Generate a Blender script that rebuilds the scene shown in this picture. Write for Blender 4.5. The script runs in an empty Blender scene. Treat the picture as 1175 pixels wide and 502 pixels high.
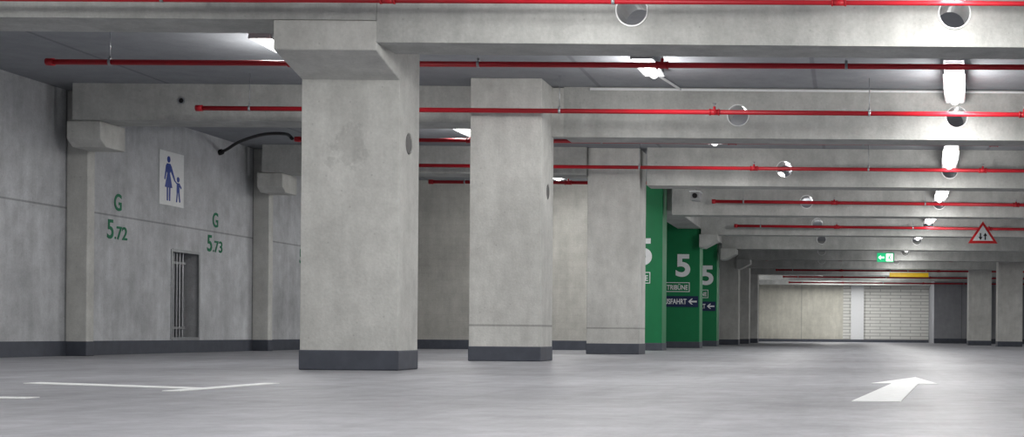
import bpy, bmesh, math, random
from mathutils import Vector, Matrix
random.seed(4)
scene = bpy.context.scene
scene.view_settings.view_transform = 'Standard'
scene.view_settings.look = 'None'

# ------------------------------------------------------------------ materials
def srgb(r, g, b):
    def f(c):
        c /= 255.0
        return c / 12.92 if c <= 0.04045 else ((c + 0.055) / 1.055) ** 2.4
    return (f(r), f(g), f(b), 1)

class NT:
    def __init__(s, name):
        s.m = bpy.data.materials.new(name); s.m.use_nodes = True
        s.t = s.m.node_tree; s.n = s.t.nodes
        s.b = s.n['Principled BSDF']
    def new(s, typ, **kw):
        n = s.n.new(typ)
        for k, v in kw.items(): setattr(n, k, v)
        return n
    def link(s, a, b): s.t.links.new(a, b)
    def math(s, op, a, b=None, clamp=False):
        n = s.new('ShaderNodeMath', operation=op, use_clamp=clamp)
        for i, v in enumerate((a, b)):
            if v is None: continue
            if isinstance(v, (int, float)): n.inputs[i].default_value = v
            else: s.link(v, n.inputs[i])
        return n.outputs[0]
    def noise(s, vec, scale, detail=4, rough=0.6):
        n = s.new('ShaderNodeTexNoise')
        n.inputs['Scale'].default_value = scale
        n.inputs['Detail'].default_value = detail
        n.inputs['Roughness'].default_value = rough
        s.link(vec, n.inputs['Vector'])
        return n.outputs['Fac']
    def maprange(s, v, a, b, c, d):
        n = s.new('ShaderNodeMapRange')
        s.link(v, n.inputs[0])
        for i, x in enumerate((a, b, c, d)): n.inputs[i + 1].default_value = x
        return n.outputs[0]

def concrete(name, col, var=0.12, rough=0.85, hseams=(), yseams=(), brick=None, stain=None, bump=0.25, spec=0.3, slab=None, pores=0.8, patch=0.0, tyre=0.0):
    t = NT(name)
    geo = t.new('ShaderNodeNewGeometry')
    pos = geo.outputs['Position']
    mp = t.new('ShaderNodeMapping'); t.link(pos, mp.inputs['Vector'])
    mp.inputs['Scale'].default_value = (1, 1, 0.18)
    big = t.noise(pos, 0.9, 6, 0.62)
    mid = t.noise(pos, 5.0, 6, 0.7)
    fine = t.noise(pos, 45.0, 3, 0.6)
    streak = t.noise(mp.outputs[0], 5.0, 5, 0.65)
    f = t.maprange(big, 0.3, 0.7, 1 - var, 1 + var)
    f = t.math('MULTIPLY', f, t.maprange(mid, 0.3, 0.7, 1 - var * 0.8, 1 + var * 0.6))
    f = t.math('MULTIPLY', f, t.maprange(streak, 0.3, 0.7, 1 - var * 0.8, 1 + var * 0.6))
    f = t.math('MULTIPLY', f, t.maprange(fine, 0.25, 0.75, 1 - var * 0.5, 1 + var * 0.5))
    vor = t.new('ShaderNodeTexVoronoi'); vor.inputs['Scale'].default_value = 9.0
    t.link(pos, vor.inputs['Vector'])
    f = t.math('MULTIPLY', f, t.maprange(vor.outputs['Distance'], 0.04, 0.09, pores, 1.0))
    if patch:
        f = t.math('MULTIPLY', f, t.maprange(t.noise(pos, 0.7, 7, 0.75), 0.40, 0.52, 1 - patch, 1.0))
    if tyre:
        m2 = t.new('ShaderNodeMapping'); t.link(pos, m2.inputs['Vector'])
        m2.inputs['Scale'].default_value = (2.6, 0.16, 1); m2.inputs['Rotation'].default_value = (0, 0, 0.12)
        f = t.math('MULTIPLY', f, t.maprange(t.noise(m2.outputs[0], 1.6, 5, 0.6), 0.36, 0.5, 1 - tyre, 1.0))
    sep = t.new('ShaderNodeSeparateXYZ'); t.link(pos, sep.inputs[0])
    def seam(out, p, w, dark):
        d = t.math('ABSOLUTE', t.math('SUBTRACT', out, p))
        return t.maprange(d, w * 0.5, w, dark, 1.0)
    for p in hseams:
        f = t.math('MULTIPLY', f, seam(sep.outputs[2], p, 0.014, 0.6))
    for p in yseams:
        f = t.math('MULTIPLY', f, seam(sep.outputs[1], p, 0.02, 0.55))
    if slab:
        for ax, per, w in slab:
            m = t.math('MODULO', t.math('ADD', sep.outputs[ax], 100.0), per)
            d = t.math('ABSOLUTE', t.math('SUBTRACT', m, per / 2))
            f = t.math('MULTIPLY', f, t.maprange(d, w * 0.5, w, 0.72, 1.0))
    if stain:
        (sx, sy, sz, sr) = stain
        vd = t.new('ShaderNodeVectorMath', operation='DISTANCE'); t.link(pos, vd.inputs[0])
        vd.inputs[1].default_value = (sx, sy, sz)
        d = t.math('ADD', vd.outputs['Value'], t.math('MULTIPLY', t.math('SUBTRACT', t.noise(pos, 7.0, 6, 0.7), 0.5), 0.7))
        f = t.math('MULTIPLY', f, t.maprange(d, sr - 0.04, sr + 0.02, 0.84, 1.0))
    hsv = t.new('ShaderNodeHueSaturation'); hsv.inputs['Color'].default_value = col
    t.link(f, hsv.inputs['Value'])
    colout = hsv.outputs[0]
    hgt = t.math('ADD', fine, t.math('MULTIPLY', mid, 1.5))
    if brick:
        cmb = t.new('ShaderNodeCombineXYZ')
        t.link(sep.outputs[0], cmb.inputs[0]); t.link(sep.outputs[2], cmb.inputs[1])
        br = t.new('ShaderNodeTexBrick'); t.link(cmb.outputs[0], br.inputs['Vector'])
        br.inputs['Scale'].default_value = 1.0
        br.inputs['Brick Width'].default_value = brick[0]
        br.inputs['Row Height'].default_value = brick[1]
        br.inputs['Mortar Size'].default_value = brick[2]
        br.inputs['Mortar Smooth'].default_value = 0.3
        br.inputs['Color1'].default_value = (1, 1, 1, 1)
        br.inputs['Color2'].default_value = (0.96, 0.96, 0.955, 1)
        br.inputs['Mortar'].default_value = (brick[3],) * 3 + (1,)
        mx = t.new('ShaderNodeMix', data_type='RGBA', blend_type='MULTIPLY')
        mx.inputs['Factor'].default_value = 1
        t.link(colout, mx.inputs[6]); t.link(br.outputs['Color'], mx.inputs[7])
        colout = mx.outputs[2]
    t.link(colout, t.b.inputs['Base Color'])
    bp = t.new('ShaderNodeBump'); bp.inputs['Strength'].default_value = bump; bp.inputs['Distance'].default_value = 0.01
    t.link(hgt, bp.inputs['Height']); t.link(bp.outputs[0], t.b.inputs['Normal'])
    t.b.inputs['Roughness'].default_value = rough
    t.b.inputs['Specular IOR Level'].default_value = spec
    return t.m

def paint(name, col, rough=0.5, var=0.06, scale=12, metal=0.0, spec=0.4):
    t = NT(name)
    geo = t.new('ShaderNodeNewGeometry')
    n = t.noise(geo.outputs['Position'], scale, 4, 0.6)
    hsv = t.new('ShaderNodeHueSaturation'); hsv.inputs['Color'].default_value = col
    t.link(t.maprange(n, 0.3, 0.7, 1 - var, 1 + var), hsv.inputs['Value'])
    t.link(hsv.outputs[0], t.b.inputs['Base Color'])
    t.b.inputs['Roughness'].default_value = rough
    t.b.inputs['Metallic'].default_value = metal
    t.b.inputs['Specular IOR Level'].default_value = spec
    return t.m

def emis(name, col, s):
    t = NT(name)
    t.b.inputs['Base Color'].default_value = col
    t.b.inputs['Emission Color'].default_value = col
    t.b.inputs['Emission Strength'].default_value = s
    return t.m

M_PIL = concrete('concrete_pillar_mat', srgb(204, 204, 200), 0.14, stain=(-3.96, 11.05, 1.77, 0.14), patch=0.07)
M_PIL2 = concrete('concrete_pillar_seam_mat', srgb(204, 204, 200), 0.15, hseams=(0.385,), patch=0.07)
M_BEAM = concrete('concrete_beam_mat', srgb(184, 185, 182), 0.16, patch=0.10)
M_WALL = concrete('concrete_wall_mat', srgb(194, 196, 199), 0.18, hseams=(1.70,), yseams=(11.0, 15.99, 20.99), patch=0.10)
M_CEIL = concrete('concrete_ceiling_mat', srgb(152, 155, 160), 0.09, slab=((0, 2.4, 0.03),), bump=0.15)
M_BRICK = concrete('block_wall_mat', srgb(184, 183, 177), 0.15, brick=(0.25, 0.125, 0.006, 0.93))
M_BRICKF = concrete('painted_brick_mat', srgb(228, 228, 223), 0.05, brick=(0.9, 0.14, 0.020, 0.58))
M_FAR = concrete('far_wall_mat', srgb(210, 208, 196), 0.14, slab=((0, 1.9, 0.03),))
M_GREYW = concrete('grey_far_wall_mat', srgb(155, 157, 161), 0.10, slab=((0, 1.3, 0.03),))
M_FLOOR = concrete('coated_floor_mat', srgb(151, 152, 158), 0.13, rough=0.52, bump=0.14, spec=0.33, pores=0.85, patch=0.12, tyre=0.12)
M_BASE = paint('dark_base_paint', srgb(76, 80, 90), 0.6, 0.14, 8)
M_RED = paint('red_pipe_paint', srgb(176, 24, 38), 0.45, 0.08, 6)
M_GREEN = paint('green_wall_paint', srgb(12, 120, 72), 0.5, 0.05, 5)
M_DGREEN = paint('green_lettering', srgb(20, 116, 80), 0.6, 0.12, 30)
M_WHITE = paint('white_paint', srgb(232, 234, 235), 0.5, 0.04, 20)
M_ROAD = paint('road_marking_white', srgb(236, 238, 238), 0.6, 0.06, 18)
M_NAVY = paint('navy_sign_paint', srgb(22, 38, 78), 0.5)
M_BLUE = paint('blue_sign_paint', srgb(28, 62, 150), 0.45)
M_BLACK = paint('black_rubber_and_hole_shade', srgb(22, 22, 25), 0.5)  # rubber black, also painted in as the dark inside small holes
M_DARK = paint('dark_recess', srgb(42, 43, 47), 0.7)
M_STEEL = paint('galvanised_steel', srgb(168, 170, 174), 0.35, 0.1, 20, metal=0.7)
M_SLEEVE = paint('glow_white_sleeve', srgb(235, 236, 236), 0.25, 0.03, 20)  # white put into the colour for lamp glow inside metal sleeves
M_HOUS = paint('lamp_housing_grey', srgb(165, 166, 168), 0.45)
M_YEL = paint('yellow_bar_paint', srgb(232, 190, 20), 0.45)
M_SIGNRED = paint('sign_red', srgb(205, 30, 36), 0.4)
M_TUBE = emis('lamp_tube', (1, 0.99, 0.96, 1), 6)
M_EXITG = emis('exit_green', (0.02, 0.55, 0.22, 1), 0.9)
M_EXITW = emis('exit_white', (0.9, 1, 0.9, 1), 1.6)

# ------------------------------------------------------------------ mesh builder
class MB:
    def __init__(s): s.v = []; s.f = []; s.mi = []; s.mats = []
    def m(s, mat):
        if mat not in s.mats: s.mats.append(mat)
        return s.mats.index(mat)
    def add(s, vs, fs, mat):
        o = len(s.v); i = s.m(mat)
        s.v += [tuple(v) for v in vs]
        for f in fs: s.f.append([o + k for k in f]); s.mi.append(i)
        return s
    def box(s, x0, x1, y0, y1, z0, z1, mat):
        vs = [(x, y, z) for z in (z0, z1) for y in (y0, y1) for x in (x0, x1)]
        fs = [(0, 2, 3, 1), (4, 5, 7, 6), (0, 1, 5, 4), (2, 6, 7, 3), (0, 4, 6, 2), (1, 3, 7, 5)]
        return s.add(vs, fs, mat)
    def prism(s, poly, mat4, depth, mat):
        n = len(poly)
        area = sum(poly[i][0] * poly[(i + 1) % n][1] - poly[(i + 1) % n][0] * poly[i][1] for i in range(n))
        if area < 0: poly = poly[::-1]
        vs = [mat4 @ Vector((p[0], p[1], 0)) for p in poly] + [mat4 @ Vector((p[0], p[1], depth)) for p in poly]
        fs = [list(range(n))[::-1], list(range(n, 2 * n))]
        for i in range(n): fs.append((i, (i + 1) % n, n + (i + 1) % n, n + i))
        return s.add(vs, fs, mat)
    def cyl(s, a, b, r, mat, seg=14, r2=None):
        a = Vector(a); b = Vector(b); d = (b - a).normalized()
        u = d.orthogonal().normalized(); w = d.cross(u)
        r2 = r if r2 is None else r2
        vs = []
        for c, rr in ((a, r), (b, r2)):
            for k in range(seg):
                t = 2 * math.pi * k / seg
                vs.append(c + rr * (math.cos(t) * u + math.sin(t) * w))
        fs = [list(range(seg))[::-1], list(range(seg, 2 * seg))]
        for i in range(seg): fs.append((i, (i + 1) % seg, seg + (i + 1) % seg, seg + i))
        return s.add(vs, fs, mat)
    def ring(s, c, r, R, y0, y1, mat, seg=28):
        cx, cz = c; vs = []
        for y in (y0, y1):
            for rr in (r, R):
                for k in range(seg):
                    t = 2 * math.pi * k / seg
                    vs.append((cx + rr * math.cos(t), y, cz + rr * math.sin(t)))
        fs = []
        for k in range(seg):
            n = (k + 1) % seg
            fs.append((k, n, seg + n, seg + k))
            fs.append((2 * seg + n, 2 * seg + k, 3 * seg + k, 3 * seg + n))
            fs.append((n, k, 2 * seg + k, 2 * seg + n))
            fs.append((seg + k, seg + n, 3 * seg + n, 3 * seg + k))
        return s.add(vs, fs, mat)
    def sweep(s, pts, r, mat, seg=10):
        pts = [Vector(p) for p in pts]; vs = []
        for i, p in enumerate(pts):
            d = (pts[min(i + 1, len(pts) - 1)] - pts[max(i - 1, 0)]).normalized()
            u = d.cross(Vector((0.05, 0.1, 1))).normalized(); w = d.cross(u)
            for k in range(seg):
                t = 2 * math.pi * k / seg
                vs.append(p + r * (math.cos(t) * u + math.sin(t) * w))
        fs = [list(range(seg))[::-1], [(len(pts) - 1) * seg + k for k in range(seg)]]
        for i in range(len(pts) - 1):
            for k in range(seg):
                n = (k + 1) % seg
                fs.append((i * seg + k, i * seg + n, (i + 1) * seg + n, (i + 1) * seg + k))
        return s.add(vs, fs, mat)
    def mesh_in(s, me, mat4, mat):
        return s.add([mat4 @ v.co for v in me.vertices], [list(p.vertices) for p in me.polygons], mat)
    def obj(s, name, bevel=0.0, smooth=False):
        me = bpy.data.meshes.new(name)
        me.from_pydata(s.v, [], s.f)
        for m in s.mats: me.materials.append(m)
        for p, i in zip(me.polygons, s.mi): p.material_index = i
        bm = bmesh.new(); bm.from_mesh(me)
        bmesh.ops.recalc_face_normals(bm, faces=bm.faces)
        bm.to_mesh(me); bm.free()
        me.update()
        ob = bpy.data.objects.new(name, me); scene.collection.objects.link(ob)
        if bevel:
            b = ob.modifiers.new('bevel', 'BEVEL'); b.width = bevel; b.segments = 2; b.limit_method = 'ANGLE'; b.angle_limit = math.radians(40)
        if smooth:
            for p in me.polygons: p.use_smooth = len(p.vertices) == 4
        return ob

def frame(origin, x, y):
    x = Vector(x).normalized(); y = Vector(y).normalized(); z = x.cross(y)
    m = Matrix((x, y, z)).transposed().to_4x4()
    m.translation = Vector(origin)
    return m
def on_left(y, z, off=0.0): return frame((-9.0 + off, y, z), (0, 1, 0), (0, 0, 1))
def on_front(x, y, z): return frame((x, y, z), (1, 0, 0), (0, 0, 1))

def text_mesh(txt, w, h, bold=0.0, ext=0.002):
    """lettering fitted to a w x h box, centred on its origin"""
    cu = bpy.data.curves.new('t', 'FONT'); cu.body = txt; cu.size = 1.0
    cu.offset = bold; cu.extrude = 0.01
    ob = bpy.data.objects.new('t', cu); scene.collection.objects.link(ob)
    dg = bpy.context.evaluated_depsgraph_get()
    me = bpy.data.meshes.new_from_object(ob.evaluated_get(dg))
    bpy.data.objects.remove(ob)
    xs = [v.co.x for v in me.vertices]; ys = [v.co.y for v in me.vertices]
    cx, cy = (min(xs) + max(xs)) / 2, (min(ys) + max(ys)) / 2
    sx = w / (max(xs) - min(xs)); sy = h / (max(ys) - min(ys))
    for v in me.vertices:
        v.co = Vector(((v.co.x - cx) * sx, (v.co.y - cy) * sy, v.co.z / 0.01 * ext))
    return me

CEIL = 3.05
# ------------------------------------------------------------------ shell
MB().box(-9.4, 13.2, -10.2, 62.4, -0.2, 0.0, M_FLOOR).obj('floor')
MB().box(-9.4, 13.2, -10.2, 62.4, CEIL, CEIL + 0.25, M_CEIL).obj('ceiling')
w = MB()
w.box(-9.3, -9.0, -10, 18.5, 0, CEIL, M_WALL).box(-9.3, -9.0, 19.26, 25.2, 0, CEIL, M_WALL)
w.box(-9.3, -9.0, 18.5, 19.26, 0, 0.2, M_WALL).box(-9.3, -9.0, 18.5, 19.26, 1.36, CEIL, M_WALL)
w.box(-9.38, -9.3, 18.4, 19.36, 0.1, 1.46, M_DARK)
w.obj('wall_left')
MB().box(-9.0, -8.985, -10, 15.99, 0, 0.17, M_BASE).box(-9.0, -8.985, 16.2, 20.98, 0, 0.17, M_BASE).box(-9.0, -8.985, 21.2, 25.2, 0, 0.17, M_BASE).obj('baseboard_left')
MB().box(-9.3, -4.5, 25.2, 25.4, 0, CEIL, M_BRICK).obj('wall_rear_left')
MB().box(-8.98, -4.5, 25.18, 25.2, 0, 0.17, M_BASE).obj('baseboard_rear_left')
MB().box(-4.75, -4.55, 25.4, 62.0, 0, CEIL, M_WALL).obj('wall_stairwell')
fw = MB()
fw.box(-4.75, -0.3, 62.0, 62.3, 0, CEIL, M_FAR)
fw.box(-0.3, 3.6, 62.0, 62.3, 0, CEIL, M_BRICKF)
fw.box(0.05, 0.62, 61.85, 62.0, 0, CEIL, M_WHITE)
fw.obj('wall_far')
MB().box(3.5, 13.0, 58.0, 58.3, 0, CEIL, M_GREYW).box(3.5, 3.7, 58.3, 62.0, 0, CEIL, M_GREYW).obj('wall_far_right')
MB().box(3.5, 13.0, 57.98, 58.0, 0, 0.2, M_BASE).obj('baseboard_far_right')
MB().box(-4.5, 3.5, 61.83, 61.85, 0, 0.12, M_BASE).obj('baseboard_far')
MB().box(13.0, 13.2, -10, 58.0, 0, CEIL, M_WALL).obj('wall_right')
MB().box(-9.3, 13.2, -10.2, -10.0, 0, CEIL, M_WALL).obj('wall_back')

# ------------------------------------------------------------------ pillars
def boolean_cut(ob, cuts):
    c = MB()
    for a, b, r in cuts: c.cyl(a, b, r, ob.data.materials[0], 32)
    co = c.obj('cut')
    ob.modifiers.clear()
    md = ob.modifiers.new('b', 'BOOLEAN'); md.object = co; md.operation = 'DIFFERENCE'; md.solver = 'EXACT'
    dg = bpy.context.evaluated_depsgraph_get(); dg.update()
    me = bpy.data.meshes.new_from_object(ob.evaluated_get(dg))
    ob.modifiers.clear(); ob.data = me
    bpy.data.objects.remove(co)

def pillar(x0, x1, y0, y1, mat=M_PIL, corbel=None, hole=None, base=M_BASE, bh=0.16, extra=None):
    p = MB(); p.box(x0, x1, y0, y1, 0.0, CEIL, mat)
    ob = p.obj('concrete_pillar')
    if hole:
        boolean_cut(ob, [((x1 - 0.12, hole[0], hole[1]), (x1 + 0.1, hole[0], hole[1]), hole[2])])
    q = MB(); q.mesh_in(ob.data, Matrix(), mat)
    g = 0.006
    q.box(x0 - g, x1 + g, y0 - g, y1 + g, 0, bh, base)
    if corbel:
        yf, ztop, zf, zj = corbel
        m = frame((x0, 0, 0), (0, 1, 0), (0, 0, 1))
        q.prism([(y0 + 0.02, ztop), (yf, ztop), (yf, zf), (y0 + 0.02, zj)], m, x1 - x0, mat)
    if extra: extra(q)
    if hole:
        q.cyl((x1 - 0.115, hole[0], hole[1]), (x1 - 0.004, hole[0], hole[1]), hole[2] - 0.001, M_BLACK, 32)  # black plug stands in for the shade deep inside the hole
    bpy.data.objects.remove(ob)
    return q.obj('concrete_pillar', 0.01)

pillar(-4.36, -3.58, 11.05, 11.55, corbel=(10.5, 2.655, 2.43, 2.30), hole=(11.3, 1.83, 0.085))
pillar(-4.1, -3.33, 15.0, 15.6, mat=M_PIL2, hole=(15.35, 1.86, 0.085),
       extra=lambda q: q.box(-3.34, -3.19, 15.5, 15.6, 2.49, 3.04, M_PIL2))
pillar(-3.89, -3.12, 20.6, 21.25, mat=M_PIL2)

def green_pillar(x0, x1, y, tx, lower=True):
    pillar(x0, x1, y, y + 0.6, mat=M_GREEN, bh=0.14)
    q = MB()
    f = y - 0.012
    q.mesh_in(text_mesh('5', 0.32, 0.50, 0.03), on_front(tx, f, 1.81), M_WHITE)
    def outline(xa, xb, za, zb, t=0.014):
        q.box(xa, xb, f, f + 0.012, za, za + t, M_WHITE); q.box(xa, xb, f, f + 0.012, zb - t, zb, M_WHITE)
        q.box(xa, xa + t, f, f + 0.012, za + t, zb - t, M_WHITE); q.box(xb - t, xb, f, f + 0.012, za + t, zb - t, M_WHITE)
    outline(x1 - 0.80, x1 - 0.22, 1.23, 1.44)
    q.mesh_in(text_mesh('TRIBÜNE', 0.46, 0.13, 0.018), on_front(x1 - 0.49, f, 1.34), M_WHITE)
    if lower:
        q.box(x1 - 0.98, x1 - 0.03, f, f + 0.012, 0.90, 1.14, M_NAVY)
        q.mesh_in(text_mesh('AUSFAHRT', 0.57, 0.12, 0.02), on_front(x1 - 0.57, f - 0.003, 1.02), M_WHITE)
        a = on_front(x1 - 0.15, f, 1.02)
        q.prism([(-0.10, 0), (-0.03, 0.065), (0.005, 0.065), (-0.045, 0.018), (0.09, 0.018), (0.09, -0.018), (-0.045, -0.018), (0.005, -0.065), (-0.03, -0.065)], a, 0.006, M_WHITE)
    q.obj('level_number_lettering')
green_pillar(-4.45, -3.45, 25.6, -3.80, False)
green_pillar(-4.40, -3.30, 30.6, -3.67)
green_pillar(-4.45, -3.40, 35.6, -3.65)
pillar(-3.80, -3.25, 40.6, 41.2)
pillar(-3.80, -3.30, 45.6, 46.2)
pillar(-3.95, -3.35, 50.6, 51.2)
pillar(4.0, 4.77, 47.0, 47.6)
pillar(4.46, 5.2, 42.0, 42.6)
for yy in (11.05, 16.05, 21.05, 26.05, 31.05, 36.05): pillar(5.5, 6.27, yy, yy + 0.5)
for yy in (1.05, 6.05): pillar(5.5, 6.27, yy, yy + 0.5)
lb = MB(); lb.box(-3.80, -3.27, 26.25, 45.55, 2.62, CEIL, M_BEAM)
for yb in (30.5, 35.5, 40.5):
    lb.prism([(-3.3, 2.2), (-3.2, 2.2), (-2.9, 2.36), (-2.9, 2.49), (-3.3, 2.49)], frame((0, yb + 0.5, 0), (1, 0, 0), (0, 0, 1)), 0.6, M_BEAM)
lb.obj('concrete_edge_beam', 0.01)

for yp in (6.0, 11.0, 16.0, 21.0):
    p = MB()
    p.box(-9.0, -8.76, yp, yp + 0.16, 0, CEIL, M_PIL)
    p.box(-9.0, -8.754, yp - 0.006, yp + 0.166, 0, 0.17, M_BASE)
    m = frame((-8.77, 0, 0), (0, 1, 0), (0, 0, 1))
    p.prism([(yp + 0.12, 2.64), (yp - 0.42, 2.64), (yp - 0.42, 2.44), (yp - 0.3, 2.36), (yp + 0.12, 2.36)], m, 0.38, M_PIL)
    p.obj('concrete_pilaster', 0.01)

# ------------------------------------------------------------------ beams
HX = {0: .77, 1: 1.17, 2: 1.45, 3: 1.62, 4: 1.70, 5: 1.69, 6: 1.6, 7: 1.5, 8: 1.38, 9: 1.25, 10: 1.1, -1: .35, -2: 0, -3: -.3}
ZB = 2.49
for n in range(-3, 11):
    y0 = 10.5 + 5 * n; y1 = y0 + 0.45
    xl = {0: -3.58, 1: -3.2, 2: -3.0}.get(n, -3.27)
    if n >= 7: xl = -4.55
    if n < 0: xl = -3.6
    xr = 13.0
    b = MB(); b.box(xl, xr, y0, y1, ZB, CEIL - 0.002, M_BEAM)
    ob = b.obj('concrete_beam')
    xs = [HX[n], HX[n] - 2.43, HX[n] + 2.6]
    if n > 1: xs = xs[:2]
    boolean_cut(ob, [((x, y0 - .1, 2.745), (x, y1 + .1, 2.745), 0.125) for x in xs])
    s = MB()
    s.mesh_in(ob.data, Matrix(), M_BEAM)
    for x in xs:
        s.ring((x, 2.745), 0.114, 0.124, y0 - 0.01, y1 + 0.01, M_SLEEVE)
    bpy.data.objects.remove(ob)
    s.obj('concrete_beam')
for n in range(-3, 3):
    y0 = 10.5 + 5 * n
    xe = {0: -3.585, 1: -4.1, 2: -3.9}.get(n, -3.6)
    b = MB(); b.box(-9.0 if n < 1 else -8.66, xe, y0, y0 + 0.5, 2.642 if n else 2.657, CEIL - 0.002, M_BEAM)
    if n in (1, 2):
        xx = -7.45
        b.ring((xx, 2.86), 0.028, 0.042, y0 - 0.008, y0 + 0.004, M_STEEL, 16)
        b.cyl((xx, y0 - 0.003, 2.86), (xx, y0 + 0.01, 2.86), 0.03, M_BLACK, 16)  # black disc painted in for the dark of a small hole
    b.obj('concrete_beam')

# ------------------------------------------------------------------ sprinkler pipes
def pipe(x0, x1, y, z0, z1, r=0.028):
    p = MB()
    zz = lambda x: z0 + (z1 - z0) * (x - x0) / (x1 - x0)
    p.cyl((x0, y, z0), (x1, y, z1), r, M_RED, 14)
    p.cyl((x0 - 0.02, y, z0), (x0 + 0.05, y, z0), r * 1.35, M_RED, 14)
    x = x0 + 0.55; k = 0
    while x < x1 - 0.1:
        z = zz(x)
        if k % 2 == 0:
            p.cyl((x, y, z), (x, y, CEIL - 0.001), 0.005, M_STEEL, 6)
            p.cyl((x - 0.012, y, z), (x + 0.012, y, z), r * 1.22, M_STEEL, 14)
            p.cyl((x, y, z + 0.015), (x, y, z + 0.05), 0.014, M_STEEL, 8)
        else:
            p.cyl((x - 0.045, y, z), (x + 0.045, y, z), r * 1.25, M_RED, 14)
            p.cyl((x - 0.055, y, z), (x - 0.042, y, z), r * 1.45, M_RED, 14)
            p.cyl((x + 0.042, y, z), (x + 0.055, y, z), r * 1.45, M_RED, 14)
            p.cyl((x, y, z), (x, y, z + 0.06), 0.014, M_RED, 10)
            p.cyl((x, y, z + 0.06), (x, y, z + 0.09), 0.009, M_STEEL, 8)
            p.cyl((x, y, z + 0.09), (x, y, z + 0.095), 0.022, M_STEEL, 12)
        x += 1.65; k += 1
    p.obj('sprinkler_pipe', smooth=True)
pipe(-8.9, 12.9, 10.2, 2.715, 2.785, 0.018)
pipe(-7.2, 12.9, 12.5, 2.705, 2.755, 0.025)
pipe(-6.96, 12.9, 14.85, 2.675, 2.675, 0.025)
pipe(-7.0, 12.9, 17.6, 2.73, 2.75, 0.025)
pipe(-6.9, 12.9, 20.1, 2.71, 2.69, 0.026)
pipe(-6.7, 12.9, 22.2, 2.70, 2.75, 0.027)
for yy, za, zb in ((25.3, 2.72, 2.66), (30.2, 2.66, 2.60), (36.3, 2.6, 2.6), (41.5, 2.55, 2.55), (47.2, 2.5, 2.5), (52.2, 2.48, 2.48), (57.0, 2.45, 2.45)):
    pipe(-2.5, 12.9, yy, za, zb, 0.030)
pipe(-7.0, 12.9, 5.0, 2.7, 2.7, 0.028)

pts = []
ctrl = [(-9.0, 19.86, 2.84), (-8.85, 19.75, 2.87), (-8.5, 19.4, 2.94), (-7.93, 18.8, 2.955), (-7.39, 18.2, 2.88), (-7.06, 17.6, 2.74)]
for i in range(len(ctrl) - 1):
    a = Vector(ctrl[max(i - 1, 0)]); b = Vector(ctrl[i]); c = Vector(ctrl[i + 1]); d = Vector(ctrl[min(i + 2, len(ctrl) - 1)])
    for k in range(8):
        t = k / 8
        pts.append(0.5 * ((2 * b) + (c - a) * t + (2 * a - 5 * b + 4 * c - d) * t * t + (3 * b - a - 3 * c + d) * t ** 3))
pts.append(Vector(ctrl[-1]))
h = MB(); h.sweep(pts, 0.022, M_BLACK)
h.cyl((-8.998, 19.86, 2.84), (-8.95, 19.83, 2.85), 0.04, M_BLACK)
h.obj('black_flexible_hose', smooth=True)

c = MB()
c.cyl((-2.9, 15.46, 3.02), (12.9, 15.46, 3.02), 0.014, M_WHITE, 8)
c.cyl((-2.03, 14.6, 3.02), (-1.9, 15.44, 3.02), 0.014, M_WHITE, 8)
c.obj('electrical_conduit')

# ------------------------------------------------------------------ lamps
def lamp(x, y, z=2.86, L=1.7, power=38, grille=True, rot=0.0, pt=0.5):
    e = bpy.data.objects.new('ceiling_lamp', None); scene.collection.objects.link(e)
    e.location = (x, y, z); e.rotation_euler = (0, 0, -rot)
    q = MB()
    w = 0.095
    m2 = frame((0, L / 2, 0), (1, 0, 0), (0, 0, 1))
    q.prism([(-w * 1.15, 0.0), (-w * 1.15, 0.02), (-w * .6, 0.085), (w * .6, 0.085), (w * 1.15, 0.02), (w * 1.15, 0.0), (w, 0.0), (w * .5, 0.065), (-w * .5, 0.065), (-w, 0.0)], m2, L, M_HOUS)
    q.box(-w, w, -L / 2 - .02, -L / 2, 0.0, 0.08, M_HOUS); q.box(-w, w, L / 2, L / 2 + .02, 0.0, 0.08, M_HOUS)
    if grille:
        for k in range(7):
            yy = -L / 2 - 0.08 - k * 0.09
            q.box(-w, w, yy - 0.02, yy, 0.0, 0.075, M_STEEL)
        q.box(-w, -w + .015, -L / 2 - 0.66, -L / 2, 0.0, 0.08, M_STEEL); q.box(w - .015, w, -L / 2 - 0.66, -L / 2, 0.0, 0.08, M_STEEL)
        q.box(-w, w, -L / 2 - 0.66, -L / 2, 0.08, 0.09, M_HOUS)
    for yy in (-L / 3, L / 3):
        q.cyl((0, yy, 0.08), (0, yy, CEIL - z - 0.001), 0.008, M_STEEL, 8)
    ho = q.obj('housing'); ho.parent = e
    t = MB(); t.cyl((0, -L / 2 + 0.04, 0.015), (0, L / 2 - 0.04, 0.015), 0.045, M_TUBE, 16)
    to = t.obj('tube', smooth=True); to.parent = e
    ld = bpy.data.lights.new('lamp_light', 'AREA'); ld.shape = 'RECTANGLE'; ld.size = 0.14; ld.size_y = L
    ld.energy = power * (1 - pt); ld.color = (1.0, 0.985, 0.96)
    lo = bpy.data.objects.new('light', ld); scene.collection.objects.link(lo)
    lo.parent = e; lo.location = (0, 0, -0.045)
    pl = bpy.data.lights.new('lamp_glow', 'POINT'); pl.energy = power * pt * 1.3; pl.shadow_soft_size = 0.10; pl.color = (1.0, 0.985, 0.96)
    po = bpy.data.objects.new('glow', pl); scene.collection.objects.link(po)
    po.parent = e; po.location = (0, 0, -0.2)
    return e
P = 64
for n in range(-3, 10):
    s = (HX[n + 1] - HX[n]) / 5
    yc = 14.4 if n < 1 else 14.2
    lamp(HX[n] + s * (yc - 10.75), yc + 5 * n, z=2.86 if n < 1 else 2.74, L=1.7 if n < 1 else 1.9, power=P * (1 if n < 4 else .75), rot=math.atan(s), grille=n < 3)
for n in range(-3, 8): lamp(8.6, 13.5 + 5 * n, power=P * .9)  # added out-of-view fill row for the right side
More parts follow.
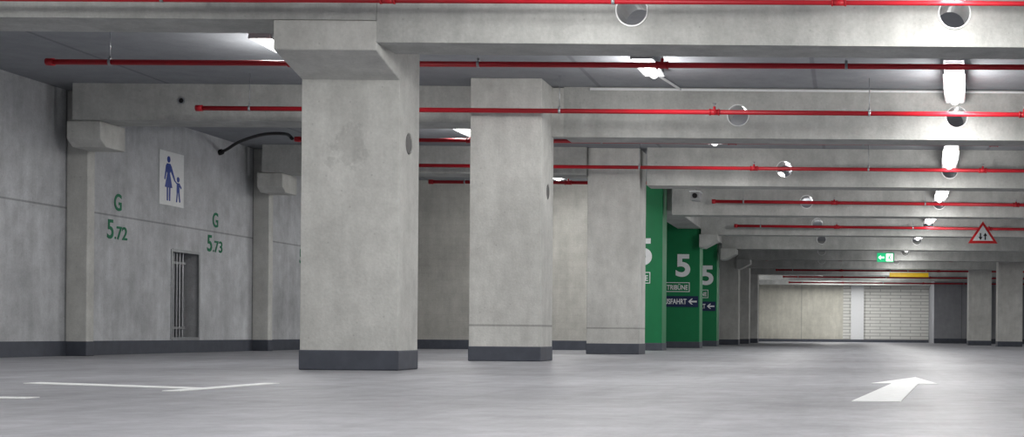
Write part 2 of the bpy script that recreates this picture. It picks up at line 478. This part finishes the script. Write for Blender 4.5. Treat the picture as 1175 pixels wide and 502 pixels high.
for y in (-1, 4, 9): lamp(-2.0, y, 2.95, 1.4, P, grille=False)
lamp(-2.03, 13.9, 2.96, 0.9, P * .75, grille=False)
for y in (-1, 4): lamp(-6.5, y, 2.94, 1.4, P, grille=False)  # unseen lamps added to brighten the dim left side
lamp(-6.2, 8.5, 2.94, 1.4, P * .9, grille=False)  # another added lamp out of view, lifts the left side
lamp(-5.35, 13.2, 2.95, 1.2, P * .85, grille=False)
lamp(-5.05, 18.2, 2.94, 1.2, P * .85, grille=False)
lamp(-5.0, 23.3, 2.94, 1.2, P * 1.1, grille=False)
lamp(-1.9, 19.0, 2.96, 0.9, P * .6, grille=False)  # added lamp to brighten the third pillar
lamp(-1.2, 23.2, 2.94, 1.2, P * .7, grille=False)  # added row, three fill lamps brightening the green pillars
lamp(-1.2, 28.2, 2.94, 1.2, P * .7, grille=False)
lamp(-1.2, 33.2, 2.94, 1.2, P * .6, grille=False)
lamp(-3.9, 53.5, 2.9, 1.4, P * .8, grille=False); lamp(-0.8, 58.9, 2.9, 1.4, P * 2.0, grille=False)

# ------------------------------------------------------------------ floor markings
a = MB()
tail = Vector((0.125, 6.5)); tip = Vector((0.49, 10.35)); d = (tip - tail); Ln = d.length; d.normalize(); r = Vector((d.y, -d.x))
def P2(u, v): q = tail + d * u + r * v; return (q.x, q.y)
a.prism([P2(0, -.115), P2(0, .115), P2(2.45, .085), P2(2.45, .215), P2(Ln, 0.0), P2(2.45, -.215), P2(2.45, -.085)], frame((0, 0, 0), (1, 0, 0), (0, 1, 0)), 0.003, M_ROAD)
a.obj('road_arrow_marking')
l = MB(); I = frame((0, 0, 0), (1, 0, 0), (0, 1, 0))
l.prism([(-4.65, 7.85), (-3.36, 7.25), (-3.36, 7.40), (-4.65, 8.02)], I, 0.003, M_ROAD)
l.prism([(-3.45, 7.0), (-3.36, 7.0), (-3.33, 8.15), (-3.42, 8.15)], I, 0.004, M_ROAD)
l.prism([(-6.5, 6.15), (-3.64, 6.15), (-3.64, 6.27), (-6.5, 6.27)], I, 0.003, M_ROAD)
l.obj('parking_bay_lines')

# ------------------------------------------------------------------ wall lettering
def bay(y, num):
    q = MB()
    q.mesh_in(text_mesh('G', 0.17, 0.21, 0.015), on_left(y, 1.87, 0.004), M_DGREEN)
    q.mesh_in(text_mesh('5', 0.145, 0.235, 0.015), on_left(y - 0.17, 1.53, 0.004), M_DGREEN)
    q.mesh_in(text_mesh('.', 0.03, 0.03, 0.0), on_left(y - 0.055, 1.43, 0.004), M_DGREEN)
    q.mesh_in(text_mesh(num, 0.25, 0.165, 0.015), on_left(y + 0.10, 1.495, 0.004), M_DGREEN)
    q.obj('bay_number_lettering')
bay(17.12, '72'); bay(19.75, '73'); bay(23.02, '74')

# ------------------------------------------------------------------ parent & child sign
q = MB()
y0, y1, z0, z1 = 18.12, 18.78, 1.95, 2.66
q.box(-9.0, -8.985, y0, y1, z0, z1, M_WHITE)
cy = y0 + 0.24; o = on_left(cy, z0 + 0.06, 0.014)
def disc(cx, cz, rr, n=20): return [(cx + rr * math.cos(2 * math.pi * k / n), cz + rr * math.sin(2 * math.pi * k / n)) for k in range(n)]
def fig(poly): q.prism(poly, o, 0.004, M_BLUE)
fig(disc(0, 0.545, 0.042))
fig([(-0.045, 0.49), (0.045, 0.49), (0.055, 0.40), (0.035, 0.36), (0.10, 0.175), (-0.10, 0.175), (-0.035, 0.36), (-0.055, 0.40)])
fig([(-0.05, 0.182), (-0.012, 0.182), (-0.012, 0.0), (-0.045, 0.0)])
fig([(0.05, 0.182), (0.012, 0.182), (0.012, 0.0), (0.045, 0.0)])
fig([(-0.045, 0.49), (-0.075, 0.46), (-0.115, 0.28), (-0.09, 0.27), (-0.045, 0.40)])
fig([(0.045, 0.49), (0.075, 0.46), (0.18, 0.29), (0.16, 0.27), (0.05, 0.40)])
fig(disc(0.26, 0.305, 0.036))
fig([(0.225, 0.26), (0.295, 0.26), (0.30, 0.13), (0.22, 0.13)])
fig([(0.225, 0.135), (0.255, 0.135), (0.235, 0.0), (0.205, 0.0)])
fig([(0.265, 0.135), (0.298, 0.135), (0.325, 0.01), (0.295, 0.0)])
fig([(0.225, 0.26), (0.235, 0.235), (0.165, 0.27), (0.165, 0.295)])
fig([(0.295, 0.26), (0.285, 0.225), (0.345, 0.185), (0.355, 0.205)])
q.obj('parent_and_child_parking_sign')

# ------------------------------------------------------------------ niche grille
q = MB()
q.box(-9.02, -8.99, 18.47, 18.51, 0.18, 1.38, M_STEEL); q.box(-9.02, -8.99, 19.25, 19.29, 0.18, 1.38, M_STEEL)
q.box(-9.02, -8.99, 18.51, 19.25, 1.35, 1.39, M_STEEL); q.box(-9.02, -8.99, 18.51, 19.25, 0.17, 0.21, M_STEEL)
for k in range(6):
    yy = 18.58 + k * 0.085
    q.cyl((-9.1, yy, 0.2), (-9.1, yy, 1.36), 0.014, M_STEEL, 8)
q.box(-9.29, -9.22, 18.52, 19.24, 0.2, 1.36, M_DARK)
q.box(-9.12, -9.08, 18.5, 19.05, 1.2, 1.23, M_STEEL); q.box(-9.12, -9.08, 18.5, 19.05, 0.32, 0.35, M_STEEL)
q.obj('barred_wall_grille')

# ------------------------------------------------------------------ hanging signs
q = MB()
cx, yy, zc = 2.77, 29.2, 2.47
hw, hh = 0.31, 0.25
tri = lambda s, c=0.0: [(-hw * s, -hh * s * .86 + c), (hw * s, -hh * s * .86 + c), (0, hh * s * 1.0 + c)]
q.prism(tri(1.0), on_front(cx, yy, zc), 0.015, M_SIGNRED)
q.prism(tri(0.70, -0.01), on_front(cx, yy - 0.015, zc), 0.003, M_WHITE)
def arrow(x, up):
    s = 1 if up else -1
    p = [(-0.012, -0.065), (0.012, -0.065), (0.012, 0.01), (0.036, 0.01), (0, 0.07), (-0.036, 0.01), (-0.012, 0.01)]
    q.prism([(a * 1.15, s * b * 1.1) for a, b in p], on_front(cx + x, yy - 0.018, zc - 0.07), 0.003, M_BLACK)
arrow(-0.05, False); arrow(0.05, True)
for xx in (-0.06, 0.06):
    q.cyl((cx + xx, yy + 0.01, zc + 0.1), (cx + xx, yy + 0.01, CEIL - 0.001), 0.006, M_STEEL, 6)
q.obj('two_way_traffic_warning_sign')

q = MB()
cx, yy, zc = 0.93, 37.0, 2.38
q.box(cx - 0.23, cx + 0.23, yy, yy + 0.07, zc - 0.13, zc + 0.13, M_HOUS)
q.box(cx - 0.22, cx + 0.22, yy - 0.005, yy, zc - 0.12, zc + 0.12, M_EXITG)
m = on_front(cx, yy - 0.006, zc)
q.prism([(0.02, -0.10), (0.2, -0.10), (0.2, 0.10), (0.02, 0.10)], m, 0.002, M_EXITW)
m2 = on_front(cx + 0.11, yy - 0.009, zc)
q.prism(disc(0.015, 0.065, 0.018, 12), m2, 0.002, M_EXITG)
q.prism([(-0.01, 0.045), (0.03, 0.035), (0.01, -0.02), (0.05, -0.04), (0.03, -0.085), (0.015, -0.05), (-0.02, -0.03), (-0.07, -0.07), (-0.03, -0.01)], m2, 0.002, M_EXITG)
q.prism([(-0.03, 0.02), (-0.12, 0.02), (-0.12, 0.06), (-0.19, 0), (-0.12, -0.06), (-0.12, -0.02), (-0.03, -0.02)], m, 0.002, M_EXITW)
for xx in (-0.15, 0.15): q.cyl((cx + xx, yy + 0.035, zc + 0.12), (cx + xx, yy + 0.035, CEIL - 0.001), 0.007, M_STEEL, 6)
q.obj('emergency_exit_sign')

q = MB()
q.box(1.29, 2.58, 45.85, 45.9, 2.24, 2.38, M_YEL)
for xx in (1.9, 2.5): q.cyl((xx, 45.87, 2.36), (xx, 45.87, 2.495), 0.012, M_STEEL, 6)
q.obj('height_limit_bar', 0.01)

q = MB()
q.cyl((-2.75, 24.9, 2.95), (-2.75, 24.9, CEIL - 0.001), 0.05, M_HOUS)
q.cyl((-2.75, 24.9, 2.80), (-2.75, 24.9, 2.95), 0.02, M_HOUS)
q.box(-2.83, -2.67, 24.6, 24.95, 2.68, 2.82, M_HOUS)
q.box(-2.85, -2.65, 24.55, 24.97, 2.82, 2.835, M_WHITE)
q.cyl((-2.75, 24.55, 2.75), (-2.75, 24.62, 2.75), 0.045, M_BLACK)
q.obj('security_camera', 0.006)

# ------------------------------------------------------------------ world & camera
wd = bpy.data.worlds.new('world'); scene.world = wd; wd.use_nodes = True
wd.node_tree.nodes['Background'].inputs[0].default_value = (0.6, 0.62, 0.65, 1)
wd.node_tree.nodes['Background'].inputs[1].default_value = 0.3

cam = bpy.data.cameras.new('camera'); co = bpy.data.objects.new('camera', cam); scene.collection.objects.link(co)
cam.sensor_width = 36; cam.sensor_fit = 'HORIZONTAL'
cam.lens = 1600 / 1175 * 36
cam.shift_x = (587.5 - 975) / 1175
cam.shift_y = (385 - 251) / 1175
co.location = (0, 0, 0.31)
roll = 0.008
co.rotation_euler = (Matrix.Rotation(math.pi / 2, 3, 'X') @ Matrix.Rotation(roll, 3, 'Z')).to_euler()
cam.clip_end = 200; cam.clip_start = 0.05
scene.camera = co
